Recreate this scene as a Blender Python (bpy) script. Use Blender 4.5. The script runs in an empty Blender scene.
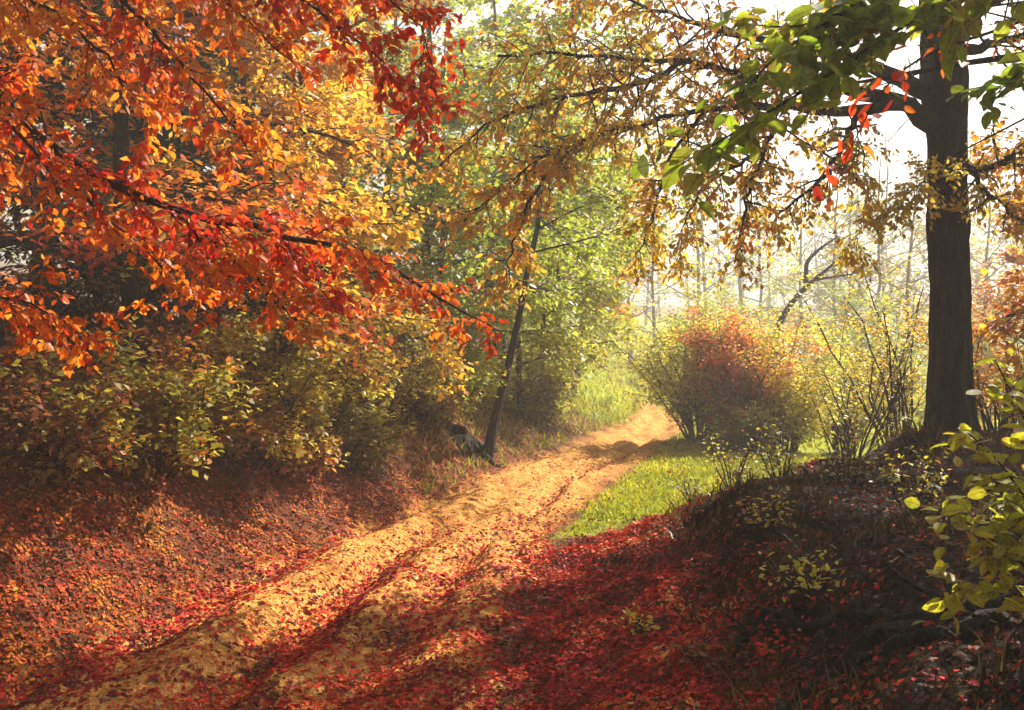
import bpy, math, zlib
import numpy as np
from mathutils import Vector

S = bpy.context.scene
COL = S.collection
rng = np.random.default_rng(11)
TAU = 2 * math.pi
SUN_AZ, SUN_EL = 42.0, 41.0      # degrees, clockwise from the view direction

# ------------------------------------------------------------------ camera geometry
F = 1005.0                      # focal length in pixels of a 1024 wide picture
H = 2.4                         # eye height
CAM = np.array([0.0, 0.0, H])
PITCH = -20.0 / F


def P(x, y, d):
    """world point seen at pixel x, y at depth d metres"""
    cx, cy = (x - 512.0) / F * d, (355.0 - y) / F * d
    c, s = math.cos(PITCH), math.sin(PITCH)
    return np.array([cx, d * c - cy * s, H + d * s + cy * c])


def PX(x, d):
    return (x - 512.0) / F * d


# ------------------------------------------------------------------ noise
def _hash(ix, iy, seed):
    n = (ix.astype(np.int64) * 374761393 + iy.astype(np.int64) * 668265263 + seed * 1274126177) & 0xFFFFFFFF
    n = ((n ^ (n >> 13)) * 1274126177) & 0xFFFFFFFF
    n = n ^ (n >> 16)
    return (n & 0xFFFF) / 65535.0


def vnoise(x, y, seed=0):
    x = np.asarray(x, float); y = np.asarray(y, float)
    ix, iy = np.floor(x), np.floor(y)
    fx, fy = x - ix, y - iy
    fx = fx * fx * (3 - 2 * fx); fy = fy * fy * (3 - 2 * fy)
    a = _hash(ix, iy, seed); b = _hash(ix + 1, iy, seed)
    c = _hash(ix, iy + 1, seed); d = _hash(ix + 1, iy + 1, seed)
    return (a * (1 - fx) + b * fx) * (1 - fy) + (c * (1 - fx) + d * fx) * fy


def fbm(x, y, seed=0, octs=4):
    t, a, n = 0.0, 0.5, 0.0
    for o in range(octs):
        t = t + a * vnoise(np.asarray(x) * 2 ** o, np.asarray(y) * 2 ** o, seed + o * 17)
        n += a; a *= 0.5
    return t / n


def sstep(a, b, x):
    t = np.clip((np.asarray(x, float) - a) / (b - a), 0, 1)
    return t * t * (3 - 2 * t)


# ------------------------------------------------------------------ terrain
_Y = np.linspace(-10, 60, 701)


def _table(ys, xs):
    t = np.interp(_Y, ys, xs)
    k = np.hanning(25); k /= k.sum()
    return np.convolve(np.pad(t, 12, mode='edge'), k, mode='valid')


_LE = _table([-10, 3, 6.8, 9.1, 11, 13.8, 16.6, 20, 24, 27.7, 31, 36, 45, 60],
             [-4.6, -3.9, -3.35, -2.85, -2.4, -1.5, -0.7, 0.55, 1.95, 3.1, 3.75, 4.25, 4.7, 6.2])
_RE = _table([-10, 3, 6.4, 9.1, 10.7, 12.4, 14.6, 17.2, 20, 23, 26, 29, 34, 45, 60],
             [-0.6, -0.1, 0.0, 0.05, 0.15, 0.6, 1.15, 1.9, 2.8, 3.6, 4.5, 5.0, 5.2, 5.6, 7.0])


def le(Yv): return np.interp(Yv, _Y, _LE)
def re_(Yv): return np.interp(Yv, _Y, _RE)


def bank_d(X, Yv):
    """how far inside the right-hand bank a point is"""
    d1 = X - re_(Yv) - 0.05
    d2 = ((X - 0.6) * 4 - (Yv - 11.5) * 3.4) / 5.25
    return np.minimum(d1, d2)


def path_mask(X, Yv):
    l, r = le(Yv), re_(Yv)
    w = 0.12 + 0.01 * np.maximum(Yv, 0)
    e = (fbm(X * 2.2, Yv * 2.2, 5) - 0.5) * 0.7
    m = sstep(-w, w, X - l + e) * sstep(-w, w, r - X + e)
    return m * (1 - sstep(28, 40, Yv) * .75) * (1 - sstep(44, 54, Yv))


def lawn_mask(X, Yv):
    e = (fbm(X * 1.3, Yv * 1.3, 9) - 0.5) * 0.9
    right = sstep(-0.1, 0.25, X - re_(Yv) + e * .4) * sstep(-0.15, 0.3, -bank_d(X, Yv) + e * .5) * sstep(10.8, 12, Yv)
    far = sstep(26.5, 28.5, Yv) * sstep(-0.6, 0.4, X - le(np.minimum(Yv, 29)) + 1.2 + 0.05 * (Yv - 28) + e)
    return np.clip(np.maximum(right, far), 0, 1) * (1 - path_mask(X, Yv)) * (1 - sstep(130, 160, Yv))


def ground_z(X, Yv):
    X = np.asarray(X, float); Yv = np.asarray(Yv, float)
    Yc = np.clip(Yv, -9, 59)
    l, r = le(Yc), re_(Yc)
    dl = np.maximum(l - X, 0)
    dl = dl + (fbm(X * .9, Yv * .9, 3) - 0.5) * 0.7 * sstep(0.2, 1.5, dl)
    fac = np.interp(Yv, [-10, 12, 18, 24, 32, 60, 120], [1, 1, .8, .45, .12, .15, .6])
    hl = np.interp(dl, [0, .25, .6, 1.2, 2.2, 3.5, 5, 8, 14, 30, 80, 250], [0, .10, .33, .85, 1.7, 2.5, 3.1, 3.8, 4.8, 6.5, 9, 12]) * fac
    z = hl
    bd = bank_d(X, Yc)
    e = (fbm(X * 1.1, Yv * 1.1, 21) - .5)
    bd2 = bd + e * 0.9 * sstep(.3, 1.2, bd)
    hb = 0.42 * sstep(0, 1.7, bd2) + 0.34 * sstep(1.5, 2.0, bd2) + 0.16 * sstep(1.8, 4.5, bd2) + 0.02 * np.clip(bd2 - 4, 0, 20)
    hb = hb + .3 * sstep(9, 5, Yv) * sstep(1.6, 3.0, bd2)
    z = z + hb * (1 - sstep(20, 28, Yv))
    z = z - 0.75 * sstep(16, 27, Yv) * sstep(4.2, 8, X) * (1 - sstep(60, 90, Yv))
    z = z + 0.024 * np.clip(Yv - 29, 0, 80) * (1 - sstep(12, 30, X))
    z = z + 9 * sstep(70, 240, np.hypot(X, Yv))
    # knobs on the bank by the big trunk
    for kx, ky, kr, kh in ((5.55, 13.4, .75, .26), (2.75, 12.3, .4, .3), (3.9, 12.9, .6, .14), (6.3, 13.9, 1.0, .12), (2.1, 11.2, .5, .16), (1.9, 8.4, .5, .16), (2.3, 9.6, .5, .18)):
        z = z + kh * np.exp(-((X - kx) ** 2 + (Yv - ky) ** 2) / (kr * kr))
    # track: ruts and ridges
    pm = path_mask(X, Yv)
    hw = (r - l) * .5
    u = (X - (l + r) * .5) / np.maximum(hw, .3)
    wv = (fbm(Yv * .5, Yv * 0 + 3, 31) - .5) * .25
    uu = u + wv
    def g(c, w): return np.exp(-((uu - c) / w) ** 2)
    near = sstep(18, 8, Yv)
    wv2 = (fbm(X * 1.4, Yv * .9, 33) - .5) * .42
    uu = uu + wv2
    ruts = (-0.17 * g(-.16, .13) * (0.35 + .65 * near) + 0.11 * g(-.5, .16) - 0.10 * g(-.88, .14)
            + 0.05 * g(.12, .14) - 0.13 * g(.45, .13) * (.45 + .55 * sstep(8, 12, Yv)) + 0.07 * g(.72, .12) - .03 * g(.22, .05) + .03 * g(-.34, .05))
    ruts = ruts * (.4 + .6 * fbm(X * .8, Yv * .8, 35))
    z = z + ruts * pm
    # roughness
    near2 = 1 - sstep(20, 50, Yv)
    z = z + (fbm(X * 1.7, Yv * 1.7, 41) - .5) * (.16 - .05 * pm) * near2
    z = z + (fbm(X * 6, Yv * 6, 47, 3) - .5) * (.10 - .05 * pm) * near2
    z = z + (fbm(X * 17, Yv * 17, 53, 2) - .5) * .05 * (1 - sstep(10, 18, Yv))
    z = z + pm * (fbm(X * 3.2 + 9, Yv * 1.6, 57, 3) - .5) * .07 * near2
    z = z + (fbm(X * .15, Yv * .15, 61) - .5) * .6 * sstep(20, 40, Yv)
    return z


def gz(x, y): return float(ground_z(np.array([x]), np.array([y]))[0])


# ------------------------------------------------------------------ object helpers
def link(o, parent=None):
    COL.objects.link(o)
    if parent is not None:
        o.parent = parent
    return o


def make_mesh(name, verts, face_groups, mat, parent=None, cols=None, attr='Col', smooth=False):
    me = bpy.data.meshes.new(name)
    verts = np.asarray(verts, np.float32)
    me.vertices.add(len(verts))
    me.vertices.foreach_set('co', verts.ravel())
    fg = [np.asarray(f, np.int32) for f in face_groups if len(f)]
    nl = sum(f.size for f in fg); nf = sum(len(f) for f in fg)
    me.loops.add(nl); me.polygons.add(nf)
    me.loops.foreach_set('vertex_index', np.concatenate([f.ravel() for f in fg]))
    starts = []; o = 0
    for f in fg:
        k = f.shape[1]
        starts.append(o + np.arange(len(f), dtype=np.int32) * k); o += f.size
    me.polygons.foreach_set('loop_start', np.concatenate(starts).astype(np.int32))
    if cols is not None:
        a = me.attributes.new(attr, 'FLOAT_COLOR', 'POINT')
        c = np.ones((len(verts), 4), np.float32); c[:, :cols.shape[1]] = cols
        a.data.foreach_set('color', c.ravel())
    me.update(calc_edges=True)
    if smooth:
        me.polygons.foreach_set('use_smooth', np.ones(nf, bool))
    me.materials.append(mat)
    ob = bpy.data.objects.new(name, me)
    return link(ob, parent)


def empty(name, loc, label, cat, group=None):
    global rng
    rng = np.random.default_rng(zlib.crc32(label.encode()))
    o = bpy.data.objects.new(name, None)
    o.empty_display_size = .3
    o.location = loc
    o['label'] = label; o['category'] = cat
    if group: o['group'] = group
    return link(o)


class Tubes:
    def __init__(self): self.v, self.q, self.t, self.n = [], [], [], 0

    def add(self, pts, rad, sides=6, rough=0.0, cap=True):
        pts = np.asarray(pts, float); rad = np.asarray(rad, float); n = len(pts)
        tan = np.gradient(pts, axis=0)
        tan /= np.linalg.norm(tan, axis=1, keepdims=True) + 1e-9
        ref = np.array([0, 0, 1.0]) if abs(tan[0, 2]) < .8 else np.array([1.0, 0, 0])
        a = np.cross(tan, ref); a /= np.linalg.norm(a, axis=1, keepdims=True) + 1e-9
        b = np.cross(tan, a)
        th = np.arange(sides) / sides * TAU
        r = rad[:, None] * np.ones((1, sides))
        if rough: r = r * (1 + rough * (rng.random(r.shape) - .5))
        ring = pts[:, None] + r[..., None] * (np.cos(th)[None, :, None] * a[:, None] + np.sin(th)[None, :, None] * b[:, None])
        self.v.append(ring.reshape(-1, 3))
        i = np.arange(n - 1)[:, None] * sides; j = np.arange(sides)[None]; k = (j + 1) % sides
        self.q.append((np.stack([i + j, i + k, i + sides + k, i + sides + j], -1).reshape(-1, 4) + self.n))
        base = self.n
        self.n += n * sides
        if cap:
            self.v.append(pts[-1:] + tan[-1:] * rad[-1]); tip = self.n; self.n += 1
            j = np.arange(sides); L = base + (n - 1) * sides
            self.t.append(np.stack([L + j, L + (j + 1) % sides, np.full(sides, tip)], -1))

    def build(self, name, mat, parent=None, origin=None):
        v = np.concatenate(self.v)
        if origin is not None: v = v - origin
        return make_mesh(name, v, [np.concatenate(self.q), np.concatenate(self.t) if self.t else []], mat, parent, smooth=True)


# leaf templates: x along the leaf, y across, z off the blade
T_OVATE = np.array([[0, 0, 0], [.5, 0, -.05], [1, 0, -.14], [.26, .25, .03], [.66, .25, .0], [.26, -.25, .03], [.66, -.25, .0]])
Q_OVATE = np.array([[0, 1, 4, 3], [0, 5, 6, 1]]); R_OVATE = np.array([[1, 2, 4], [1, 6, 2]])
T_BROAD = np.array([[0, 0, 0], [.22, 0, -.03], [.5, 0, -.05], [.8, 0, -.09], [1.04, 0, -.17], [.10, .19, .03], [.34, .33, .05], [.62, .30, .02], [.86, .16, -.06],
                    [.10, -.19, .03], [.34, -.33, .05], [.62, -.30, .02], [.86, -.16, -.06]])
Q_BROAD = np.array([[0, 1, 6, 5], [1, 2, 7, 6], [2, 3, 8, 7], [0, 9, 10, 1], [1, 10, 11, 2], [2, 11, 12, 3]]); R_BROAD = np.array([[3, 4, 8], [3, 12, 4]])
T_SIMPLE = np.array([[0, 0, 0], [.5, .30, .05], [1, 0, -.08], [.5, -.30, .05]])
Q_SIMPLE = np.array([[0, 1, 2, 3]]); R_SIMPLE = np.zeros((0, 3), int)
TEMPL = {'ovate': (T_OVATE, Q_OVATE, R_OVATE), 'broad': (T_BROAD, Q_BROAD, R_BROAD), 'simple': (T_SIMPLE, Q_SIMPLE, R_SIMPLE)}


def norm(v):
    return v / (np.linalg.norm(v, axis=-1, keepdims=True) + 1e-9)


def build_leaves(name, c, axis, nor, size, cols, mat, parent=None, origin=None, shape='simple', curl=1.0):
    T, Q, R = TEMPL[shape]
    axis = norm(axis)
    side = norm(np.cross(nor, axis)); nor = np.cross(axis, side)
    size = np.asarray(size)[:, None, None]
    w = (0.8 + .4 * rng.random(len(c)))[:, None, None]
    cu = (curl * (rng.random(len(c)) * 2.6 - .5))[:, None, None]
    v = c[:, None] + size * (T[None, :, :1] * axis[:, None] + w * T[None, :, 1:2] * side[:, None] + cu * T[None, :, 2:] * nor[:, None])
    n = len(T); off = (np.arange(len(c)) * n)[:, None, None]
    v = v.reshape(-1, 3)
    if origin is not None: v = v - origin
    fg = [(Q[None] + off).reshape(-1, 4)]
    if len(R): fg.append((R[None] + off).reshape(-1, 3))
    ob = make_mesh(name, v, fg, mat, parent, cols=np.repeat(cols, n, 0))
    if mat is NEARLEAF:
        a = ob.data.attributes.new('Blade', 'FLOAT_COLOR', 'POINT')
        q = np.ones((len(c), n, 4), np.float32)
        q[..., 0] = T[None, :, 0]; q[..., 1] = T[None, :, 1] + .5; q[..., 2] = rng.random((len(c), 1))
        a.data.foreach_set('color', q.ravel())
    return ob


def pick(pal, n, clump=None, var=.25):
    """n leaf colours from a palette of (weight, r, g, b); clump 0..1 per leaf shifts the choice"""
    pal = np.asarray(pal, float); w = pal[:, 0] / pal[:, 0].sum(); cw = np.cumsum(w)
    u = rng.random(n)
    if clump is not None: u = np.clip(.62 * clump + .38 * u, 0, .9999)
    i = np.minimum(np.searchsorted(cw, u), len(pal) - 1)
    c = pal[i, 1:]
    return np.clip(c * (1 + var * (rng.random((n, 1)) * 2 - 1)) * (1 + .08 * (rng.random((n, 3)) * 2 - 1)), 0, .9)


# ------------------------------------------------------------------ materials
def nt(m):
    m.use_nodes = True
    t = m.node_tree; t.nodes.clear()
    return t, t.nodes, t.links


def leaf_material(name, trans=.55, rough=.5, spec=.35):
    m = bpy.data.materials.new(name); t, N, L = nt(m)
    out = N.new('ShaderNodeOutputMaterial')
    at = N.new('ShaderNodeAttribute'); at.attribute_name = 'Col'
    geo = N.new('ShaderNodeNewGeometry')
    nz = N.new('ShaderNodeTexNoise'); nz.inputs['Scale'].default_value = 45
    L.new(geo.outputs['Position'], nz.inputs['Vector'])
    hs = N.new('ShaderNodeHueSaturation'); L.new(at.outputs['Color'], hs.inputs['Color'])
    mr = N.new('ShaderNodeMapRange'); mr.inputs[1].default_value = .3; mr.inputs[2].default_value = .7; mr.inputs[3].default_value = .78; mr.inputs[4].default_value = 1.18
    L.new(nz.outputs[0], mr.inputs[0]); L.new(mr.outputs[0], hs.inputs['Value'])
    p = N.new('ShaderNodeBsdfPrincipled'); p.inputs['Roughness'].default_value = rough
    p.inputs['Specular IOR Level'].default_value = spec
    L.new(hs.outputs[0], p.inputs['Base Color'])
    tr = N.new('ShaderNodeBsdfTranslucent'); L.new(hs.outputs[0], tr.inputs['Color'])
    mx = N.new('ShaderNodeMixShader'); mx.inputs[0].default_value = trans
    L.new(p.outputs[0], mx.inputs[1]); L.new(tr.outputs[0], mx.inputs[2])
    L.new(mx.outputs[0], out.inputs['Surface'])
    return m


def near_leaf_material():
    m = leaf_material('near_leaf', .62, .48, .3); t = m.node_tree; N, L = t.nodes, t.links
    def math_(op, a, b=None, c=None):
        n = N.new('ShaderNodeMath'); n.operation = op
        for k, v in enumerate((a, b, c)):
            if v is None: continue
            if isinstance(v, (int, float)): n.inputs[k].default_value = v
            else: L.new(v, n.inputs[k])
        return n.outputs[0]
    bl = N.new('ShaderNodeAttribute'); bl.attribute_name = 'Blade'
    sp = N.new('ShaderNodeSeparateColor'); L.new(bl.outputs['Color'], sp.inputs[0])
    x, rnd = sp.outputs[0], sp.outputs[2]
    y = math_('ABSOLUTE', math_('SUBTRACT', sp.outputs[1], .5))
    rib = math_('LESS_THAN', y, .022)
    side = math_('GREATER_THAN', math_('SINE', math_('MULTIPLY', math_('SUBTRACT', x, math_('MULTIPLY', y, .75)), 46.0)), .80)
    vein = math_('MAXIMUM', rib, math_('MULTIPLY', side, .45))
    hs = [n for n in N if n.type == 'HUE_SAT'][0]
    tg = [l.to_socket for l in hs.outputs[0].links]
    geo = [n for n in N if n.type == 'NEW_GEOMETRY'][0]
    nb = N.new('ShaderNodeTexNoise'); nb.inputs['Scale'].default_value = 28; nb.inputs['Detail'].default_value = 3
    L.new(geo.outputs['Position'], nb.inputs['Vector'])
    dark = N.new('ShaderNodeMixRGB'); dark.blend_type = 'MULTIPLY'; dark.inputs[2].default_value = (.62, .5, .45, 1)
    L.new(vein, dark.inputs[0]); L.new(hs.outputs[0], dark.inputs[1])
    edge = math_('ADD', math_('MULTIPLY', y, 1.1), math_('ADD', math_('MULTIPLY', nb.outputs[0], .9), math_('MULTIPLY', rnd, .22)))
    mr = N.new('ShaderNodeMapRange'); mr.inputs[1].default_value = .80; mr.inputs[2].default_value = .96; L.new(edge, mr.inputs[0])
    br = N.new('ShaderNodeMixRGB'); br.inputs[2].default_value = (.22, .085, .02, 1)
    L.new(math_('MULTIPLY', mr.outputs[0], .7), br.inputs[0]); L.new(dark.outputs[0], br.inputs[1])
    for k in tg: L.new(br.outputs[0], k)
    return m


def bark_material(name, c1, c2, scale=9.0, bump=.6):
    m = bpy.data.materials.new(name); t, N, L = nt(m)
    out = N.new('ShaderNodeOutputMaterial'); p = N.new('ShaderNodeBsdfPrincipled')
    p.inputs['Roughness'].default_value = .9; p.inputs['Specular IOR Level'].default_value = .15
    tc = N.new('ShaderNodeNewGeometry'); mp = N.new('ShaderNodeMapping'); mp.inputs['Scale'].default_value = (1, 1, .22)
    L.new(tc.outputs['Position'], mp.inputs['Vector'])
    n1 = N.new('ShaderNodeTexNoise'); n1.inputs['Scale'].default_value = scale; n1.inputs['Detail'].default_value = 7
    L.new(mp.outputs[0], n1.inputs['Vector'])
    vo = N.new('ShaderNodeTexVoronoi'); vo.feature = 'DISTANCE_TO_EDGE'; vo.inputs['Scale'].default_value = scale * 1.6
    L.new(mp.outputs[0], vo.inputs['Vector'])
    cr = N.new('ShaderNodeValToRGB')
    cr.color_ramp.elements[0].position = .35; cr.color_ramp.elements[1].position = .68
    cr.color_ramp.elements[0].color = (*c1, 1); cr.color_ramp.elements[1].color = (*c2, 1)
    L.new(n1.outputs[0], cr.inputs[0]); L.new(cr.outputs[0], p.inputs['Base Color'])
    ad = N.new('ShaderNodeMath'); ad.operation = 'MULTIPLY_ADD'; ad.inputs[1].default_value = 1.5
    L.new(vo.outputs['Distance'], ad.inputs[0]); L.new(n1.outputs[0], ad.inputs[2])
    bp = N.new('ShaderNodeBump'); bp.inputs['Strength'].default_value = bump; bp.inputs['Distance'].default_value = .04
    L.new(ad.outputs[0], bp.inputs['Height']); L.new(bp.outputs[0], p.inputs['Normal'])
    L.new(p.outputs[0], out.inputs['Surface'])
    return m


def ground_material():
    m = bpy.data.materials.new('earth_and_litter'); t, N, L = nt(m)
    out = N.new('ShaderNodeOutputMaterial'); p = N.new('ShaderNodeBsdfPrincipled')
    p.inputs['Roughness'].default_value = .95; p.inputs['Specular IOR Level'].default_value = .1
    at = N.new('ShaderNodeAttribute'); at.attribute_name = 'Mask'
    sp = N.new('ShaderNodeSeparateColor'); L.new(at.outputs['Color'], sp.inputs[0])
    geo = N.new('ShaderNodeNewGeometry')
    def noise(sc, det=5, rough=.6):
        n = N.new('ShaderNodeTexNoise'); n.inputs['Scale'].default_value = sc; n.inputs['Detail'].default_value = det
        n.inputs['Roughness'].default_value = rough
        L.new(geo.outputs['Position'], n.inputs['Vector']); return n
    def ramp(src, stops):
        r = N.new('ShaderNodeValToRGB'); e = r.color_ramp.elements
        while len(e) < len(stops): e.new(.5)
        for k, (pos, c) in enumerate(stops):
            e[k].position = pos; e[k].color = (*c, 1)
        L.new(src, r.inputs[0]); return r
    nb, nf, nm = noise(.9), noise(38, 3), noise(7)
    dirt = ramp(nm.outputs[0], [(.28, (.33, .125, .025)), (.45, (.54, .24, .05)), (.6, (.66, .33, .085)), (.75, (.72, .41, .14))])
    soil = ramp(nm.outputs[0], [(.3, (.055, .018, .008)), (.5, (.13, .04, .013)), (.72, (.24, .085, .02))])
    grass = ramp(nm.outputs[0], [(.3, (.17, .20, .015)), (.55, (.28, .32, .025)), (.75, (.40, .38, .05))])
    big = ramp(nb.outputs[0], [(.3, (.62, .52, .45)), (.5, (1, 1, 1)), (.7, (1.12, 1.1, 1.06))])
    dm = N.new('ShaderNodeMixRGB'); dm.blend_type = 'MULTIPLY'; dm.inputs[0].default_value = 1; L.new(dirt.outputs[0], dm.inputs[1]); L.new(big.outputs[0], dm.inputs[2])
    m1 = N.new('ShaderNodeMixRGB'); L.new(sp.outputs[0], m1.inputs[0]); L.new(soil.outputs[0], m1.inputs[1]); L.new(dm.outputs[0], m1.inputs[2])
    humus_shade = ramp(nm.outputs[0], [(.3, (.005, .003, .002)), (.55, (.018, .008, .004)), (.75, (.05, .018, .007))])  # dark bank soil, with the shade of the bank put into its colour
    m0 = N.new('ShaderNodeMixRGB'); L.new(sp.outputs[2], m0.inputs[0]); L.new(soil.outputs[0], m0.inputs[1]); L.new(humus_shade.outputs[0], m0.inputs[2])
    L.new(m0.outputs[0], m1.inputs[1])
    m2 = N.new('ShaderNodeMixRGB'); L.new(sp.outputs[1], m2.inputs[0]); L.new(m1.outputs[0], m2.inputs[1]); L.new(grass.outputs[0], m2.inputs[2])
    # crumbs and grit
    gr = N.new('ShaderNodeMapRange'); gr.inputs[1].default_value = .3; gr.inputs[2].default_value = .7; gr.inputs[3].default_value = .72; gr.inputs[4].default_value = 1.2
    L.new(nf.outputs[0], gr.inputs[0])
    mu = N.new('ShaderNodeVectorMath'); mu.operation = 'SCALE'; L.new(m2.outputs[0], mu.inputs[0]); L.new(gr.outputs[0], mu.inputs['Scale'])
    L.new(mu.outputs[0], p.inputs['Base Color'])
    ad = N.new('ShaderNodeMath'); ad.operation = 'MULTIPLY_ADD'; ad.inputs[1].default_value = .35
    L.new(nf.outputs[0], ad.inputs[0]); L.new(nm.outputs[0], ad.inputs[2])
    nc = noise(110, 2)
    vc = N.new('ShaderNodeTexVoronoi'); vc.inputs['Scale'].default_value = 26; L.new(geo.outputs['Position'], vc.inputs['Vector'])
    a2 = N.new('ShaderNodeMath'); a2.operation = 'MULTIPLY_ADD'; a2.inputs[1].default_value = .12; L.new(nc.outputs[0], a2.inputs[0]); L.new(ad.outputs[0], a2.inputs[2])
    ad = N.new('ShaderNodeMath'); ad.operation = 'MULTIPLY_ADD'; ad.inputs[1].default_value = -.22; L.new(vc.outputs['Distance'], ad.inputs[0]); L.new(a2.outputs[0], ad.inputs[2])
    bp = N.new('ShaderNodeBump'); bp.inputs['Strength'].default_value = 1; bp.inputs['Distance'].default_value = .11
    L.new(ad.outputs[0], bp.inputs['Height']); L.new(bp.outputs[0], p.inputs['Normal'])
    L.new(p.outputs[0], out.inputs['Surface'])
    return m


LEAF = leaf_material('autumn_leaf')
NEARLEAF = near_leaf_material()
LITTER = leaf_material('fallen_leaf', trans=.15, rough=.65, spec=.10)
GRASSM = leaf_material('grass_blade', trans=.4)
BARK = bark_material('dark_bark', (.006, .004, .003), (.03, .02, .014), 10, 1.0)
ROOTBARK = bark_material('root_bark', (.003, .002, .002), (.022, .014, .009), 14, 1.0)
TWIG = bark_material('twig_bark', (.02, .012, .008), (.06, .04, .028), 30, .3)
GREYBARK = bark_material('grey_bark', (.08, .07, .06), (.2, .17, .14), 12, .4)
EARTH = ground_material()

# palettes: weight, r, g, b
RED = [(3, .34, .012, .008), (4, .55, .025, .01), (4, .66, .07, .01), (4, .74, .16, .015), (3, .78, .27, .02)]
FIRE = [(2, .42, .02, .01), (3, .62, .07, .01), (5, .74, .20, .015), (5, .78, .32, .025), (2, .74, .44, .05)]
GOLD = [(2, .52, .20, .02), (4, .72, .38, .025), (4, .78, .48, .04), (2, .60, .46, .06)]
BRONZE = [(1.5, .42, .07, .02), (3, .6, .20, .02), (4, .72, .36, .03), (4, .62, .38, .05), (2, .42, .36, .05)]
OLIVE = [(3, .13, .12, .015), (4, .24, .21, .02), (3, .36, .29, .03), (2, .46, .34, .04), (1, .4, .14, .02)]
GREEN = [(2, .17, .23, .016), (4, .26, .33, .024), (4, .36, .41, .036), (2, .5, .44, .04)]
LEAFGREEN = [(3, .15, .23, .014), (4, .25, .34, .02), (3, .38, .44, .035), (1, .5, .42, .03), (.5, .55, .24, .02)]
YELGREEN = [(3, .36, .36, .03), (4, .54, .49, .04), (3, .68, .56, .05), (1, .6, .32, .03)]
CONIFER = [(3, .018, .032, .009), (3, .035, .055, .012), (1, .06, .07, .015)]
RUSSET = [(4, .12, .035, .015), (4, .22, .07, .02), (3, .34, .12, .025), (2, .42, .2, .03), (1, .16, .15, .03)]
CRIMSON = [(2, .05, .015, .008), (2, .16, .06, .02), (3, .17, .01, .008), (5, .32, .014, .01), (5, .48, .03, .012), (3, .58, .09, .02), (1.5, .6, .24, .05), (1, .5, .3, .16)]


# ------------------------------------------------------------------ growing
def bough(p0, d0, L, n, wig, trop=0.0):
    p = np.array(p0, float); d = norm(np.array(d0, float)); pts = [p.copy()]
    for _ in range(n):
        d = norm(d + wig * rng.normal(size=3) + np.array([0, 0, trop]))
        p = p + d * (L / n); pts.append(p.copy())
    return np.array(pts)


def at(pts, t):
    f = t * (len(pts) - 1); i = min(int(f), len(pts) - 2); f -= i
    return pts[i] * (1 - f) + pts[i + 1] * f, norm(pts[i + 1] - pts[i])


def swerve(d, ang, az):
    """turn d by ang in the direction az round it"""
    ref = np.array([0, 0, 1.0]) if abs(d[2]) < .9 else np.array([1.0, 0, 0])
    a = norm(np.cross(d, ref)); b = np.cross(a, d)
    return norm(d * math.cos(ang) + math.sin(ang) * (a * math.cos(az) + b * math.sin(az)))


def grow(tb, twigs, pts, r0, lev, spec):
    """side branches of an existing bough; spec[lev] = dict(n, ang, len, wig, trop, flat, t0)"""
    if lev >= len(spec):
        twigs.append(pts); return
    s = spec[lev]; Lp = np.linalg.norm(np.diff(pts, axis=0), axis=1).sum()
    n = s['n']
    for i in range(n):
        t = s.get('t0', .2) + (1 - s.get('t0', .2)) * (i + .3 + .6 * rng.random()) / n
        t = min(t, .99)
        p, d = at(pts, t)
        if s.get('flat'):
            az = (0 if i % 2 else math.pi) + rng.normal() * s['flat']
        else:
            az = i * 2.4 + rng.random() * .9
        L = s['len'] * (1.15 - .7 * t) * (.7 + .6 * rng.random())
        d2 = swerve(d, s['ang'] * (.75 + .5 * rng.random()), az)
        br = bough(p, d2, L, s.get('seg', 4), s.get('wig', .12), s.get('trop', 0))
        r = min(r0 * (1 - .7 * t) * .55, s.get('rmax', 1)); r = max(r, s.get('rmin', .003))
        tb.add(br, np.linspace(r, r * .4, len(br)), s.get('sides', 3))
        grow(tb, twigs, br, r, lev + 1, spec)
    if s.get('tip', True) and lev == len(spec) - 1:
        twigs.append(pts[-max(2, len(pts) // 2):])


def leafy(twigs, per_m, size, pal, droop=.35, clump_scale=.8, tilt=.45, spread=.03, keep=1.0, var=.25, seed=0, gap=0):
    """leaves along twigs: centre, axis, normal, size, colour"""
    C, A = [], []
    for tw in twigs:
        if rng.random() > keep: continue
        if gap:
            q = tw.mean(0); g = fbm(np.array([q[0] * 1.5 + q[2] * .8 + seed * 7 + 30]), np.array([q[1] * 1.5 + q[2] * 1.3 + 30]), 311, 2)[0]
            if g < gap: continue
        L = np.linalg.norm(np.diff(tw, axis=0), axis=1).sum()
        n = max(2, int(L * per_m * (.7 + .6 * rng.random())))
        f = (np.arange(n) + rng.random(n)) / n * (len(tw) - 1)
        i = np.minimum(f.astype(int), len(tw) - 2); fr = (f - i)[:, None]
        c = tw[i] * (1 - fr) + tw[i + 1] * fr; d = norm(tw[i + 1] - tw[i])
        up = np.array([0, 0, 1.0]); sd = norm(np.cross(d, up))
        sg = np.where(np.arange(n) % 2, 1, -1)[:, None]
        a = d * .55 + sd * sg * .8 + rng.normal(size=(n, 3)) * .35 + np.array([0, 0, -droop])
        C.append(c + rng.normal(size=(n, 3)) * spread); A.append(a)
    C = np.concatenate(C); A = np.concatenate(A); n = len(C)
    nor = np.array([0, 0, 1.0]) + rng.normal(size=(n, 3)) * tilt
    cl = fbm(C[:, 0] / clump_scale + C[:, 2] * .7 / clump_scale + 50, C[:, 1] / clump_scale + C[:, 2] / clump_scale + 50, 71 + seed, 3)
    cl = np.clip((cl - .5) * 2.2 + .5, 0, 1)
    sz = size * (.6 + .7 * rng.random(n))
    return C, A, nor, sz, pick(pal, n, cl, var)


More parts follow.
